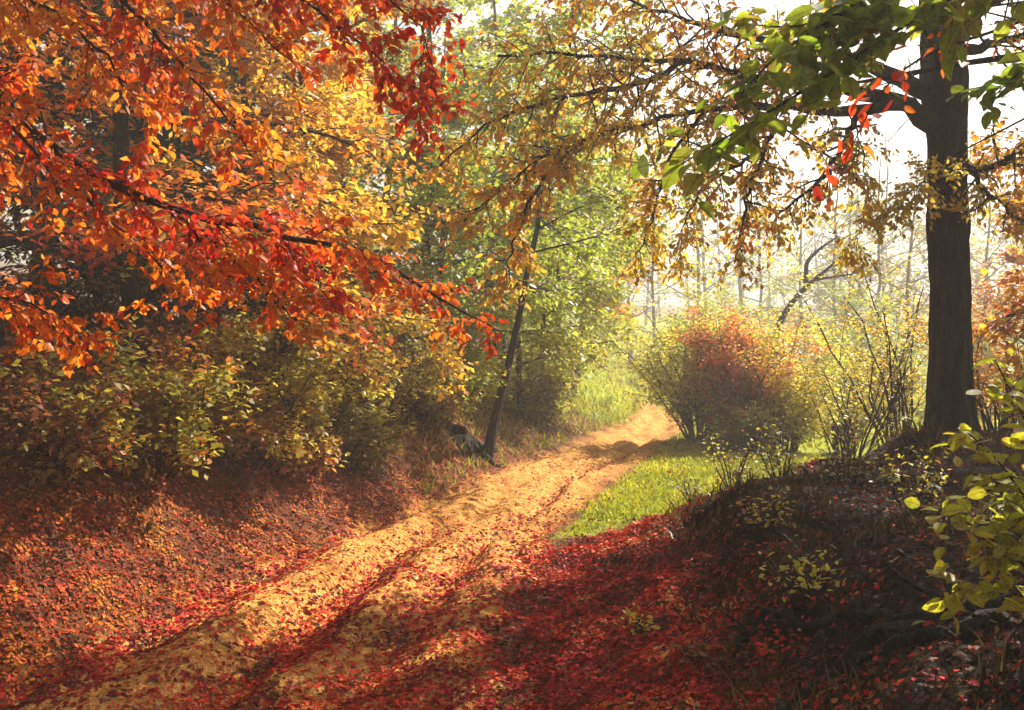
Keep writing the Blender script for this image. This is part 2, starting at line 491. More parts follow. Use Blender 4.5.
def put_leaves(name, twigs, parent, origin, mat=None, shape='simple', **k):
    C, A, N_, Z, K = leafy(twigs, **k)
    return build_leaves(name, C, A, N_, Z, K, mat or LEAF, parent, origin, shape)


def tree(name, label, x, y, h, cb, cr, pal, leaf, per_m, limbs=16, sub=6, tw=5, lean=(0, 0), r0=None, group=None, bark=None,
         shape='simple', cat='tree', droop=.3, up=.35, topr=.35, keep=1.0, spread=.06, trop=-.02, bare=False, flat=.5, clump=1.2, seed=0, tilt=.45, tuft=.9):
    """a whole tree: trunk with limbs, and a crown of leaves"""
    z = gz(x, y) - .12
    if not bare: sub, tw, per_m, leaf = int(sub * 1.35), tw + 1, per_m * 1.5, leaf * 1.12
    o = np.array([x, y, z])
    r0 = r0 or h * .014
    root = empty(name, o, label, cat, group)
    tb = Tubes(); twigs = []
    n = 12
    tt = np.linspace(0, 1, n)
    wob = np.cumsum(rng.normal(size=(n, 2)) * .012 * h, axis=0) * .6; wob -= wob[0]
    tr = np.stack([x + lean[0] * h * tt + wob[:, 0], y + lean[1] * h * tt + wob[:, 1], z + h * tt], -1)
    rad = r0 * (1 - .85 * tt) * (1 + .5 * np.exp(-tt * 24))
    tb.add(tr, rad, 8)
    for i in range(limbs):
        f = (i + rng.random()) / limbs
        t = cb / h + (1 - cb / h) * f * .98
        p, d = at(tr, min(t, .985))
        prof = (math.sin(math.pi * min(1, (.18 + .82 * f) ** .8)) * (1 - topr) + topr * (1 - f)) * 1.15
        L = cr * prof * (.75 + .5 * rng.random())
        if L < .25: continue
        az = i * 2.4 + rng.random() * .7
        dd = norm(np.array([math.cos(az), math.sin(az), up * (.4 + 1.2 * f) + rng.normal() * .1]))
        bg = bough(p, dd, L, 6, .10, trop)
        r = max(r0 * (1 - .8 * t) * .45, .012)
        tb.add(bg, np.linspace(r, r * .3, len(bg)), 5)
        spec = [dict(n=sub, ang=.85, len=L * .5, wig=.14, trop=trop, flat=flat, t0=.15, rmin=.007)]
        if tw: spec.append(dict(n=tw, ang=.8, len=max(L * .26, tuft * .45), wig=.15, trop=-.04, flat=flat, t0=.1, rmin=.004, seg=3))
        grow(tb, twigs, bg, r, 0, spec)
    t_ob = tb.build('trunk', bark or BARK, root, o)
    if not bare:
        put_leaves('crown', twigs, root, o, shape=shape, per_m=per_m, size=leaf, pal=pal, droop=droop, keep=keep, spread=spread, clump_scale=clump, seed=seed, tilt=tilt)
    return root


def shrub(name, label, x, y, h, r, pal, leaf, per_m, stems=16, sub=6, tw=4, group=None, cat='shrub', droop=.25, keep=1.0, lean=(0, 0), bark=None, bare=False, spread=.05, shape='simple', clump=.7, seed=0):
    if tw: sub, tw, per_m, leaf = int(sub * 1.4), tw + 1, per_m * 1.9, leaf * 1.05
    z = gz(x, y) - .04; o = np.array([x, y, z])
    root = empty(name, o, label, cat, group)
    tb = Tubes(); twigs = []
    for i in range(stems):
        az = i * 2.4 + rng.random(); q = math.sqrt((i + .5) / stems)
        b = o + np.array([math.cos(az), math.sin(az), 0]) * r * .22 * q
        d = np.array([math.cos(az) * q * r / h * 1.1 + lean[0], math.sin(az) * q * r / h * 1.1 + lean[1], 1.0])
        L = h * (1 - .25 * q * q) * (.55 + .65 * rng.random())
        bg = bough(b, d, L, 6, .13, .0)
        rr = .008 + .006 * h
        tb.add(bg, np.linspace(rr, rr * .3, len(bg)), 4)
        spec = [dict(n=sub, ang=.7, len=L * .42, wig=.15, trop=.01, t0=.12, rmin=.004)]
        if tw: spec.append(dict(n=tw, ang=.8, len=L * .18, wig=.15, trop=-.02, flat=.6, t0=.1, rmin=.003, seg=3))
        grow(tb, twigs, bg, rr, 0, spec)
    tb.build('stems', bark or TWIG, root, o)
    if not bare:
        put_leaves('foliage', twigs, root, o, gap=(.30 if stems >= 30 else .40) if tw and h > 1.6 else 0, per_m=per_m * 1.2, size=leaf, pal=pal, droop=droop, keep=keep, spread=spread, shape=shape, clump_scale=clump, seed=seed)
    return root


# ------------------------------------------------------------------ setting: ground, path, meadow from one height field
def axis_grid(fine0, fine1, step, lo, hi, growth):
    a = list(np.arange(fine0, fine1 + 1e-6, step))
    s = step; v = fine1
    while v < hi:
        s *= growth; v += s; a.append(min(v, hi))
    s = step; v = fine0; b = []
    while v > lo:
        s *= growth; v -= s; b.append(max(v, lo))
    return np.array(b[::-1] + a)


gx = axis_grid(-6.5, 5.5, .05, -250, 250, 1.07)
gy = axis_grid(4.5, 15, .05, -25, 260, 1.035)
GX, GY = np.meshgrid(gx, gy)
GZ = ground_z(GX, GY)
nx, ny = len(gx), len(gy)
V = np.stack([GX.ravel(), GY.ravel(), GZ.ravel()], -1)
pmk, lmk = path_mask(GX, GY).ravel(), lawn_mask(GX, GY).ravel()
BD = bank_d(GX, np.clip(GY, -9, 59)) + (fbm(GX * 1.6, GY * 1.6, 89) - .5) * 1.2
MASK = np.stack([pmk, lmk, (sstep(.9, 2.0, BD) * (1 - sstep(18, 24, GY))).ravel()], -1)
i = np.arange(ny - 1)[:, None] * nx + np.arange(nx - 1)[None]
QU = np.stack([i, i + 1, i + nx + 1, i + nx], -1).reshape(-1, 4)
fp = pmk[QU].mean(1) > .5
fl = (~fp) & (lmk[QU].mean(1) > .5)


def sheet(name, sel):
    q = QU[sel]; u, inv = np.unique(q.ravel(), return_inverse=True)
    o = make_mesh(name, V[u], [inv.reshape(-1, 4)], EARTH, cols=MASK[u], attr='Mask', smooth=True)
    o['kind'] = 'structure'
    return o


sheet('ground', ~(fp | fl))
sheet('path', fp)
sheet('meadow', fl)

# ------------------------------------------------------------------ fallen leaves (nobody could count them)


def scatter(n, x0, x1, y0, y1, dens):
    y = y0 * (y1 / y0) ** rng.random(n * 3)
    x = x0 + (x1 - x0) * rng.random(n * 3)
    keep = rng.random(n * 3) < dens(x, y)
    x, y = x[keep][:n], y[keep][:n]
    e = .03
    z = ground_z(x, y)
    nx_ = -(ground_z(x + e, y) - z) / e; ny_ = -(ground_z(x, y + e) - z) / e
    nr = norm(np.stack([nx_, ny_, np.ones_like(z)], -1))
    return np.stack([x, y, z], -1), nr


def litter(name, n, box, dens, size, pal, lift=.012, tilt=.35, shape='ovate', clump=.32, seed=0):
    c, nr = scatter(n, *box, dens)
    m = len(c)
    a = rng.normal(size=(m, 3)); a -= nr * (a * nr).sum(1, keepdims=True)
    nn = nr + rng.normal(size=(m, 3)) * tilt
    cl = np.clip((fbm(c[:, 0] / clump, c[:, 1] / clump, 91 + seed, 3) - .5) * 2 + .5, 0, 1)
    sz = size * (.45 + .5 * rng.random(m) + .7 * rng.random(m) ** 4) * (1 + .02 * c[:, 1])
    o = build_leaves(name, c + nr * lift * (.3 + rng.random((m, 1)) * 1.4), a, nn, sz, pick(pal, m, cl, .35), LITTER, None, None, shape, curl=1.6)
    o['kind'] = 'stuff'
    return o


def u_of(x, y):
    l, r = le(y), re_(y)
    return (x - (l + r) / 2) / np.maximum((r - l) / 2, .3) + (fbm(y * .5, y * 0 + 3, 31) - .5) * .25


def d_path(x, y):
    u = u_of(x, y); pm = path_mask(x, y)
    g = lambda c, w: np.exp(-((u - c) / w) ** 2)
    patch = sstep(.46, .62, fbm(x * 1.3, y * 1.3, 77)) * sstep(-.1, .3, u + .2)
    d = .9 * g(-.16, .15) * sstep(14, 9, y) + .85 * g(-.95, .17) * sstep(15, 10, y) + .55 * g(.45, .14) * (.5 + .5 * sstep(15, 9, y)) + .65 * patch * sstep(13, 7.5, y) + .5 * sstep(.6, 1.0, u) * sstep(16, 10, y) + .2 * sstep(13, 7, y) + .04
    return np.clip(d, 0, 1) * (pm > .3)


def d_right(x, y):
    b = bank_d(x, y)
    return np.where((path_mask(x, y) < .6) & (b > -.35) & (lawn_mask(x, y) < .6), 1 - .82 * sstep(1.2, 2.3, b + 1.2 * (fbm(x * 1.6, y * 1.6, 89) - .5)), 0) * sstep(-.2, .3, b + .6 * (fbm(x * 2, y * 2, 88) - .3))


def d_left(x, y):
    dl = le(y) - x
    n = fbm(x * 1.1, y * 1.1, 99)
    return np.where((path_mask(x, y) < .6) & (dl > -.3), 1.0, 0) * (.45 + .55 * sstep(.35, .6, n)) * (1 - .7 * sstep(13, 20, y))


litter('fallen_leaves', 60000, (-4.2, 4.2, 4.2, 20), d_path, .046, CRIMSON, seed=1)
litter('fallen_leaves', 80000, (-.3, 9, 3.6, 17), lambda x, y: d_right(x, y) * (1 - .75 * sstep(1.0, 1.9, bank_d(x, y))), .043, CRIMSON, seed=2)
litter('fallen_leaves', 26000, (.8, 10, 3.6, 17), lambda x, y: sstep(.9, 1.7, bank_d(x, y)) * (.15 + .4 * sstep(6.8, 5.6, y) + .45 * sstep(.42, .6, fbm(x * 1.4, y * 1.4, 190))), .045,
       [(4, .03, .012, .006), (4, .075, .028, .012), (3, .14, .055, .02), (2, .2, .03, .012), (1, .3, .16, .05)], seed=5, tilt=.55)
litter('fallen_leaves', 1500, (-.5, 6.5, 11, 27), lambda x, y: lawn_mask(x, y) * .5, .05, FIRE + CRIMSON, lift=.05, seed=6)
litter('fallen_leaves', 120000, (-9, 1, 4.2, 24), d_left, .039,
       [(3, .10, .012, .006), (3, .13, .05, .015), (5, .27, .022, .006), (4, .40, .07, .007), (4, .48, .14, .01), (2, .42, .19, .02), (1, .16, .11, .015)], seed=3)

STONE = bark_material('stone', (.16, .09, .04), (.42, .30, .18), 20, .4)
c_, n_ = scatter(900, -4, 2.4, 4.5, 24, lambda x, y: (path_mask(x, y) > .5) * (.25 + .75 * sstep(.5, .65, fbm(x * 1.5, y * 1.5, 301))))
m_ = len(c_); ico = []
for zz_, k_ in ((-.5, 5), (.5, 5)):
    ico += [(math.cos((j + (zz_ > 0) * .5) * TAU / 5), math.sin((j + (zz_ > 0) * .5) * TAU / 5), zz_) for j in range(5)]
ico = np.array(ico + [(0, 0, -1.1), (0, 0, 1.0)])
tri = np.array([[j, (j + 1) % 5, 5 + j] for j in range(5)] + [[5 + j, (j + 1) % 5, 5 + (j + 1) % 5] for j in range(5)] + [[(j + 1) % 5, j, 10] for j in range(5)] + [[5 + j, 5 + (j + 1) % 5, 11] for j in range(5)])
sc_ = (.006 + .022 * rng.random(m_) ** 3)[:, None, None] * np.array([1, 1, .6]) * (.7 + .6 * rng.random((m_, 12, 3)))
st = make_mesh('pebbles', (c_[:, None] + ico[None] * sc_).reshape(-1, 3), [(tri[None] + (np.arange(m_) * 12)[:, None, None]).reshape(-1, 3)], STONE, smooth=True)
st['kind'] = 'stuff'
tb = Tubes()
c_, n_ = scatter(420, -6, 6, 4.3, 18, lambda x, y: .25 + .75 * (path_mask(x, y) < .4))
for p_, q_ in zip(c_, n_):
    a_ = rng.normal(size=3); a_ = norm(a_ - q_ * (a_ @ q_)); L_ = .08 + .35 * rng.random() ** 2
    b_ = bough(p_ + q_ * .012, a_, L_, 4, .12); b_[:, 2] = ground_z(b_[:, 0], b_[:, 1]) + .012
    tb.add(b_, np.linspace(.005, .002, 5), 4)
o_ = tb.build('fallen_twigs', TWIG); o_['kind'] = 'stuff'

# grass on the meadow and the rough banks


def grass(name, n, box, dens, hgt, pal, wid=.008, seed=0):
    c, nr = scatter(n, *box, dens); m = len(c)
    hh = hgt * (.5 + rng.random(m)) * (1 + .03 * c[:, 1])
    a = np.array([0, 0, 1.0]) + rng.normal(size=(m, 3)) * .35
    a = norm(a); sd = norm(np.cross(a, rng.normal(size=(m, 3)))) * (wid * (1 + .09 * c[:, 1]))[:, None]
    bend = rng.normal(size=(m, 3)) * np.array([.3, .3, 0]) * hh[:, None]
    v = np.stack([c - sd, c + sd, c + a * hh[:, None] * .55 + bend * .3 + sd * .7, c + a * hh[:, None] * .55 + bend * .3 - sd * .7, c + a * hh[:, None] + bend], 1).reshape(-1, 3)
    o_ = (np.arange(m) * 5)[:, None]
    q = np.array([[0, 1, 2, 3]]) + o_; t = np.array([[3, 2, 4]]) + o_
    cl = np.clip((fbm(c[:, 0] * .8, c[:, 1] * .8, 123 + seed) - .5) * 2 + .5, 0, 1)
    o = make_mesh(name, v, [q, t], GRASSM, cols=np.repeat(pick(pal, m, cl, .3), 5, 0))
    o['kind'] = 'stuff'
    return o


LAWN = [(3, .28, .29, .012), (4, .40, .40, .02), (3, .52, .47, .03), (1, .55, .42, .05)]
DRY = [(3, .1, .07, .015), (3, .22, .15, .03), (2, .34, .22, .05), (2, .12, .13, .02)]
grass('grass', 26000, (-.5, 6.5, 11, 27), lambda x, y: lawn_mask(x, y) ** 2 * (.35 + .65 * sstep(.35, .6, fbm(x * 1.1, y * 1.1, 201))), .05, LAWN, .006)
grass('grass', 26000, (-2, 22, 27, 110), lambda x, y: lawn_mask(x, y), .09, LAWN, .008, 1)
grass('dry_grass', 11000, (-9, 3, 9, 32), lambda x, y: ((le(y) - x) > .05) * sstep(13, 18, y) * .6, .10, OLIVE[:3] + GREEN[:2], .006, 2)
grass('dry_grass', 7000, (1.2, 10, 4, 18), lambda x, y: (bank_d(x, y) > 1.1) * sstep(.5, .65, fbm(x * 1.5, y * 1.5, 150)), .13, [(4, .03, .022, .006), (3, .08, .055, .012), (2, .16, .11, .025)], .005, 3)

SUN = np.array([math.sin(math.radians(SUN_AZ)) * math.cos(math.radians(SUN_EL)), math.cos(math.radians(SUN_AZ)) * math.cos(math.radians(SUN_EL)), math.sin(math.radians(SUN_EL))])
def clear_of(t, c, r):
    q = t.mean(0) - np.array(c); return np.linalg.norm(q - SUN * (q @ SUN)) > r


def off_track(t):
    """a twig whose shadow misses the lower track"""
    q = t.mean(0); q = q - SUN * (q[2] / SUN[2])
    return not (-3.2 < q[0] < .15 and 4.5 < q[1] < 12)


# ------------------------------------------------------------------ the big dark tree on the bank, right


def smooth_line(pts, n):
    pts = np.asarray(pts, float)
    t = np.concatenate([[0], np.cumsum(np.linalg.norm(np.diff(pts, axis=0), axis=1))]); t /= t[-1]
    s = np.linspace(0, 1, n)
    out = np.stack([np.interp(s, t, pts[:, k]) for k in range(3)], -1)
    for _ in range(2):
        out[1:-1] = .25 * out[:-2] + .5 * out[1:-1] + .25 * out[2:]
    return out


def pixel_line(pp, n=16):
    return smooth_line([P(*p) for p in pp], n)


BT = np.array([PX(950, 14), 14.0, 0]); BT[2] = gz(BT[0], BT[1]) - .15
big = empty('big_tree', BT, 'tall tree with thick black trunk and bronze and gold leaves on the right bank', 'tree')
tr = smooth_line([BT, P(951, 430, 14), P(950, 300, 14), P(948, 200, 14), P(945, 110, 14), P(941, 30, 14), P(936, -60, 14), P(940, -200, 14.1), P(930, -380, 14)], 180)
tt = np.linspace(0, 1, 180)
rad = np.interp(tt, [0, .03, .08, .15, .35, .45, .6, 1], [.40, .33, .285, .26, .26, .30, .24, .09])
# furrowed, lobed trunk
sides = 110; th = np.arange(sides) / sides * TAU
zz = tr[:, 2:3]
lob = 1 + .18 * np.exp(-tt[:, None] * 16) * np.cos(th[None] * 5 + 1) + .06 * (fbm(np.cos(th)[None] * 2 + zz * .3, np.sin(th)[None] * 2 + zz * .4, 7) - .5) * 2 \
    + .07 * (vnoise(th[None] / TAU * 30 + np.sin(zz * 2.2) * .8, zz * 2.0, 8) - .5) * 2.8 + .05 * (vnoise(th[None] / TAU * 52 + np.sin(zz * 3.1) * .7, zz * 4.5, 18) - .5) * 2
lob[:, -1] = .5 * (lob[:, -2] + lob[:, 0])
ring = tr[:, None] + (rad[:, None] * lob)[..., None] * np.stack([np.cos(th), np.sin(th), th * 0], -1)[None]
ii = np.arange(179)[:, None] * sides; jj = np.arange(sides)[None]; kk = (jj + 1) % sides
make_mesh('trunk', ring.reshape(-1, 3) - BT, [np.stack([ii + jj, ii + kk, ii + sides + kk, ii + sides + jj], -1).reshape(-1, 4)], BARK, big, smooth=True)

# limbs: pixel paths with depth, radii at both ends, leafiness
LIMBS = [
    ([(938, 130, 14), (905, 104, 13.6), (870, 92, 13.2), (820, 88, 12.6), (750, 78, 12), (690, 60, 11.6), (620, 58, 11.2), (560, 53, 10.8), (498, 56, 10.4)], .14, .015),
    ([(930, 95, 13.8), (860, 60, 13.2), (790, 45, 12.6), (720, 30, 12), (640, 8, 11.5), (570, -25, 11)], .13, .015),
    ([(905, 104, 13.6), (850, 112, 13), (780, 105, 12.6), (710, 106, 12.1), (650, 120, 11.6), (600, 135, 11.2), (558, 146, 10.8), (528, 165, 10.6), (500, 196, 10.4), (463, 222, 10.2)], .10, .01),
    ([(600, 135, 11.2), (570, 150, 11), (548, 170, 10.8), (525, 205, 10.7), (512, 250, 10.7), (506, 292, 10.7)], .03, .006),
    ([(690, 60, 11.6), (640, 85, 11.3), (585, 92, 11), (535, 102, 10.7), (480, 128, 10.5), (440, 165, 10.4)], .04, .008),
    ([(862, 108, 13.1), (842, 146, 12.8), (824, 176, 12.6), (806, 195, 12.5), (780, 210, 12.5), (766, 236, 12.5)], .05, .008),
    ([(780, 105, 12.6), (766, 150, 12.2), (752, 182, 12), (742, 218, 12), (735, 262, 12)], .045, .006),
    ([(766, 150, 12.2), (728, 170, 11.9), (700, 190, 11.8), (684, 225, 11.8), (676, 262, 11.8)], .03, .005),
    ([(710, 106, 12.1), (672, 150, 11.9), (660, 190, 11.8), (650, 226, 11.8), (636, 262, 11.8)], .03, .005),
    ([(940, 60, 14), (985, 46, 13.5), (1030, 34, 13), (1100, 10, 12.6)], .12, .02),
    ([(955, 175, 14), (990, 168, 13.4), (1030, 150, 12.8), (1080, 160, 12.4)], .06, .01),
    ([(958, 150, 14), (985, 190, 13.4), (1010, 215, 13), (1050, 230, 12.8)], .05, .008),
    ([(948, 190, 13.8), (925, 180, 13.2), (905, 196, 12.9), (893, 214, 12.8)], .02, .004),
    ([(940, 0, 14), (880, -70, 13.2), (800, -120, 12.4), (700, -140, 11.6)], .13, .02),
    ([(940, -30, 14), (1010, -110, 13.4), (1090, -160, 12.8)], .12, .02),
    ([(938, -90, 14), (900, -200, 15), (850, -280, 16)], .10, .02),
    ([(850, 112, 13), (862, 150, 12.8), (868, 190, 12.7), (860, 236, 12.7), (852, 258, 12.7)], .012, .003),
]
bigtw = []
for k, (pp, ra, rb) in enumerate(LIMBS):
    ln = pixel_line(pp, 22)
    ln[1:-1] += rng.normal(size=(20, 3)) * .018
    tb = Tubes(); tb.add(ln, (rb + (ra - rb) * (1 - np.linspace(0, 1, 22)) ** (1.9 if ra > .06 else 1)) * np.where(np.arange(22) % 2, 1, .94), 9, rough=.1)
    L = np.linalg.norm(np.diff(ln, axis=0), axis=1).sum()
    thin = ra < .06
    grow(tb, bigtw, ln, min(ra, .05), 0, [
        dict(n=int(6 + L * (8 if not thin else 8.5)), ang=.95, len=(.6 if k in (2, 4) else .85) if not thin else (.3 if k == 3 else .5), wig=.17, trop=-.07, t0=.3 if not thin else .12, rmin=.006),
        dict(n=4, ang=.8, len=.36, wig=.18, trop=-.08, flat=.7, t0=.1, rmin=.0035, seg=3)])
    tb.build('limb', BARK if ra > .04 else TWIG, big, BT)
tb = Tubes(); uptw = []  # unseen upper limbs, added and aimed to shade the right bank
for k in range(16):
    p, d = at(tr, .48 + .48 * k / 16)
    a = -.35 + (k % 5 - 2) * .5 + rng.normal() * .1
    bg = bough(p, [math.cos(a), math.sin(a), .35], 3.2 + rng.random() * 1.6, 7, .08)
    tb.add(bg, np.linspace(.07, .02, 8), 5)
    grow(tb, uptw, bg, .04, 0, [dict(n=9, ang=.9, len=1.6, wig=.14, t0=.15, flat=.8), dict(n=6, ang=.8, len=.6, wig=.14, t0=.1, flat=.8, seg=3)])
tb.build('limb', BARK, big, BT)
uptw = [t for t in uptw if (t[:, 2].min() - H) > .37 * t[:, 1].max()]
uptw = [t for t in uptw if off_track(t) and clear_of(t, (2.25, 4.45, 1.5), .7) and clear_of(t, (1.3, 3.9, 3.5), .9)]
put_leaves('crown', uptw, big, BT, per_m=22, size=.15, pal=BRONZE, droop=.4, spread=.06)
put_leaves('crown', bigtw, big, BT, shape='ovate', per_m=28, size=.082, pal=BRONZE[1:] + [(5, .8, .52, .045)], droop=.55, spread=.02, clump_scale=1.1, keep=.95, tilt=.7)

# ------------------------------------------------------------------ red tree on the left, its boughs hang over the frame
RT = np.array([-5.4, 5.6, 0]); RT[2] = gz(RT[0], RT[1]) - .1
redt = empty('red_tree', RT, 'red and orange leaved tree hanging its boughs over the left bank', 'tree')
tb = Tubes()
rtr = smooth_line([RT, RT + [.1, 0, 1.2], RT + [.15, .05, 2.6], RT + [.05, .1, 4.5], RT + [.2, .1, 7]], 24)
tb.add(rtr, np.linspace(.26, .08, 24), 14, rough=.06)
tb.build('trunk', BARK, redt, RT)
RL = [
    ([(-190, -10, 5.5), (-60, 40, 5.1), (0, 90, 4.9), (40, 140, 4.9), (92, 176, 4.9), (150, 199, 5), (220, 223, 5.1), (290, 237, 5.2), (345, 240, 5.3), (390, 262, 5.4), (440, 298, 5.5), (492, 326, 5.6)], .045, .004, 1),
    ([(-150, -90, 5.5), (20, -60, 5.1), (125, -5, 4.9), (165, 45, 4.8), (200, 85, 4.8), (218, 108, 4.9), (236, 135, 5), (250, 155, 5)], .03, .003, 1),
    ([(-120, -140, 5.6), (100, -120, 5.2), (240, -45, 5), (330, 20, 5), (390, 65, 5.1), (430, 105, 5.2)], .03, .003, 1.3),
    ([(-100, -150, 5.6), (150, -120, 5.2), (330, -60, 5.1), (395, 0, 5.1), (425, 40, 5.2), (438, 80, 5.3)], .025, .003, 1.2),
    ([(-160, 40, 5.5), (-60, 90, 5), (0, 120, 4.7), (36, 152, 4.7), (66, 185, 4.8), (110, 220, 4.9), (160, 262, 5.1), (190, 300, 5.2)], .02, .003, 1),
    ([(150, 199, 5), (205, 238, 5), (240, 262, 5.1), (270, 290, 5.2), (300, 325, 5.3)], .012, .003, 1),
    ([(260, 230, 5.1), (285, 250, 5.2), (310, 275, 5.3), (335, 300, 5.4)], .008, .003, .8),
    ([(-170, 200, 5.3), (-60, 262, 4.9), (0, 300, 4.7), (35, 306, 4.7), (62, 322, 4.8), (84, 342, 4.9)], .02, .003, 1),
    ([(-150, -40, 5.4), (-20, -20, 4.9), (60, 10, 4.8), (110, 60, 4.8), (140, 110, 4.9), (160, 150, 5)], .02, .003, 1),
    ([(-140, -160, 5.4), (60, -120, 5), (180, -40, 4.9), (250, 20, 4.9), (290, 60, 5)], .02, .003, 1),
]
redtw, firetw = [], []
for k, (pp, ra, rb, dn) in enumerate(RL):
    ln = pixel_line(pp, 26); ln[1:-1] += rng.normal(size=(24, 3)) * .012
    tb = Tubes(); tb.add(ln, np.linspace(ra, rb, 26), 7, rough=.1)
    L = np.linalg.norm(np.diff(ln, axis=0), axis=1).sum()
    tw_ = []
    grow(tb, tw_, ln, min(ra, .016), 0, [
        dict(n=int(L * 12 * dn), ang=.85, len=(.32, .38, .4, .36, .42, .2, .17, .42, .42, .38)[k], wig=.14, trop=-.05, flat=.9, t0=.22, rmin=.003),
        dict(n=5, ang=.75, len=.2, wig=.14, trop=-.06, flat=.6, t0=.1, rmin=.0018, seg=3)])
    (redtw if k in (0, 2, 3, 6) else firetw).extend(tw_)
    tb.build('bough', TWIG, redt, RT)
put_leaves('crown', redtw, redt, RT, mat=NEARLEAF, shape='ovate', per_m=48, size=.054, pal=RED, droop=.55, spread=.012, clump_scale=.45, keep=.85, tilt=.75)
put_leaves('crown', firetw, redt, RT, mat=NEARLEAF, shape='ovate', per_m=46, size=.054, pal=FIRE, droop=.55, spread=.012, clump_scale=.45, keep=.85, tilt=.75)

# ------------------------------------------------------------------ green leaved tree just outside the frame on the right, with exposed roots
GT = np.array([4.5, 5.4, 0]); GT[2] = gz(GT[0], GT[1]) - .1
grt = empty('green_tree', GT, 'near tree on the dark bank with broad green leaves, a red sprig and bare roots', 'tree')
tb = Tubes()
gtr = smooth_line([GT, GT + [-.1, 0, 1.5], GT + [0, .05, 3], GT + [.15, 0, 5.5]], 20)
tb.add(gtr, np.linspace(.24, .09, 20) * (1 + .6 * np.exp(-np.arange(20) * .9)), 14, rough=.06)
tb.build('trunk', BARK, grt, GT)
GL = [
    ([(1500, -120, 5.2), (1200, -90, 4.6), (1050, -50, 4.2), (960, -10, 4), (885, 35, 3.8), (830, 80, 3.7), (770, 110, 3.7), (720, 140, 3.7), (680, 165, 3.75)], .03, .003, 0),
    ([(1050, -50, 4.2), (960, -40, 4), (880, -5, 3.9), (820, 25, 3.8), (770, 60, 3.8), (740, 95, 3.8)], .015, .003, 0),
    ([(1100, -100, 4.3), (980, -70, 4.1), (900, -30, 4), (850, 10, 3.9), (800, 30, 3.9), (755, 25, 4)], .015, .003, 0),
    ([(1200, -90, 4.6), (1050, 10, 4.4), (985, 35, 4.3), (930, 50, 4.2), (890, 75, 4.2), (868, 110, 4.2), (850, 150, 4.2), (838, 180, 4.2)], .014, .002, 1),
    ([(1200, -60, 4.8), (1080, 40, 4.7), (1020, 70, 4.7), (990, 100, 4.7)], .014, .003, 0),
    ([(1400, -160, 5.2), (1150, -170, 5), (1000, -120, 4.8), (930, -60, 4.8), (870, -40, 4.8)], .02, .003, 0),
]
gtw, rtw = [], []
for pp, ra, rb, red in GL:
    ln = pixel_line(pp, 22); tb = Tubes(); tb.add(ln, np.linspace(ra, rb, 22), 7, rough=.08)
    L = np.linalg.norm(np.diff(ln, axis=0), axis=1).sum()
    grow(tb, rtw if red else gtw, ln, .01, 0, [dict(n=int(L * (12 if not red else 8)), ang=.8, len=.36 if not red else .14, wig=.14, trop=-.05, flat=.8, t0=.42 if not red else .6, rmin=.002)])
    tb.build('bough', TWIG, grt, GT)
put_leaves('crown', gtw, grt, GT, mat=NEARLEAF, shape='broad', per_m=26, size=.098, pal=LEAFGREEN, droop=.3, spread=.02, clump_scale=.6, tilt=.5)
put_leaves('crown', rtw, grt, GT, mat=NEARLEAF, shape='broad', per_m=22, size=.07, pal=RED[1:4], droop=.5, spread=.04, clump_scale=.3, tilt=.8)
# the shading crown above the frame
tb = Tubes(); up_tw = []
for k in range(18):
    a = 1.0 + (k % 6 - 2.5) * .40 + rng.normal() * .12; p, d = at(gtr, .35 + .63 * k / 18)
    bg = bough(p, [math.cos(a), math.sin(a), .30], 3.0 + rng.random() * 1.8, 7, .08, .0)
    tb.add(bg, np.linspace(.05, .012, 8), 5)
    grow(tb, up_tw, bg, .03, 0, [dict(n=9, ang=.9, len=1.3, wig=.14, t0=.15, flat=.8), dict(n=6, ang=.8, len=.5, wig=.14, t0=.1, flat=.8, seg=3)])
tb.build('bough', BARK, grt, GT)
up_tw = [t for t in up_tw if ((t[:, 0] / np.maximum(t[:, 1], .1)).min() > .53 or (t[:, 2].min() - H) > .36 * t[:, 1].max())]
up_tw = [t for t in up_tw if off_track(t) and clear_of(t, (2.25, 4.45, 1.5), .8) and clear_of(t, (1.3, 3.9, 3.5), 1.1)]
put_leaves('crown', up_tw, grt, GT, per_m=30, size=.13, pal=LEAFGREEN, droop=.3, spread=.05)
# roots over the lip of the bank
for pp, ra in (([(1120, 640, 5.2), (1010, 596, 5.3), (930, 590, 5.35), (870, 596, 5.4), (822, 606, 5.45), (800, 632, 5.4), (786, 668, 5.3), (778, 700, 5.2)], .085),
               ([(1100, 660, 4.9), (1000, 620, 5), (930, 618, 5.1), (880, 632, 5.15), (858, 660, 5.1), (850, 690, 5)], .06),
               ([(930, 590, 5.35), (850, 560, 5.8), (790, 552, 6.2), (755, 562, 6.5), (742, 588, 6.4), (735, 606, 6.2)], .045)):
    ln = pixel_line(pp, 26); ln[:, 2] = ground_z(ln[:, 0], ln[:, 1]) + ra * .55 * (1 + .6 * np.sin(np.arange(26) * .9)); ln[1:-1] += rng.normal(size=(24, 3)) * .02
    tb = Tubes(); tb.add(ln, np.linspace(ra, ra * .35, 26), 9, rough=.3)
    for q in range(6):
        p, d = at(ln, .1 + .14 * q); b2 = bough(p, swerve(d, .9, rng.random() * TAU), .25 + .3 * rng.random(), 5, .25, -.1); tb.add(b2, np.linspace(ra * .35, .004, 6), 6, rough=.3)
    tb.build('root', ROOTBARK, grt, GT)

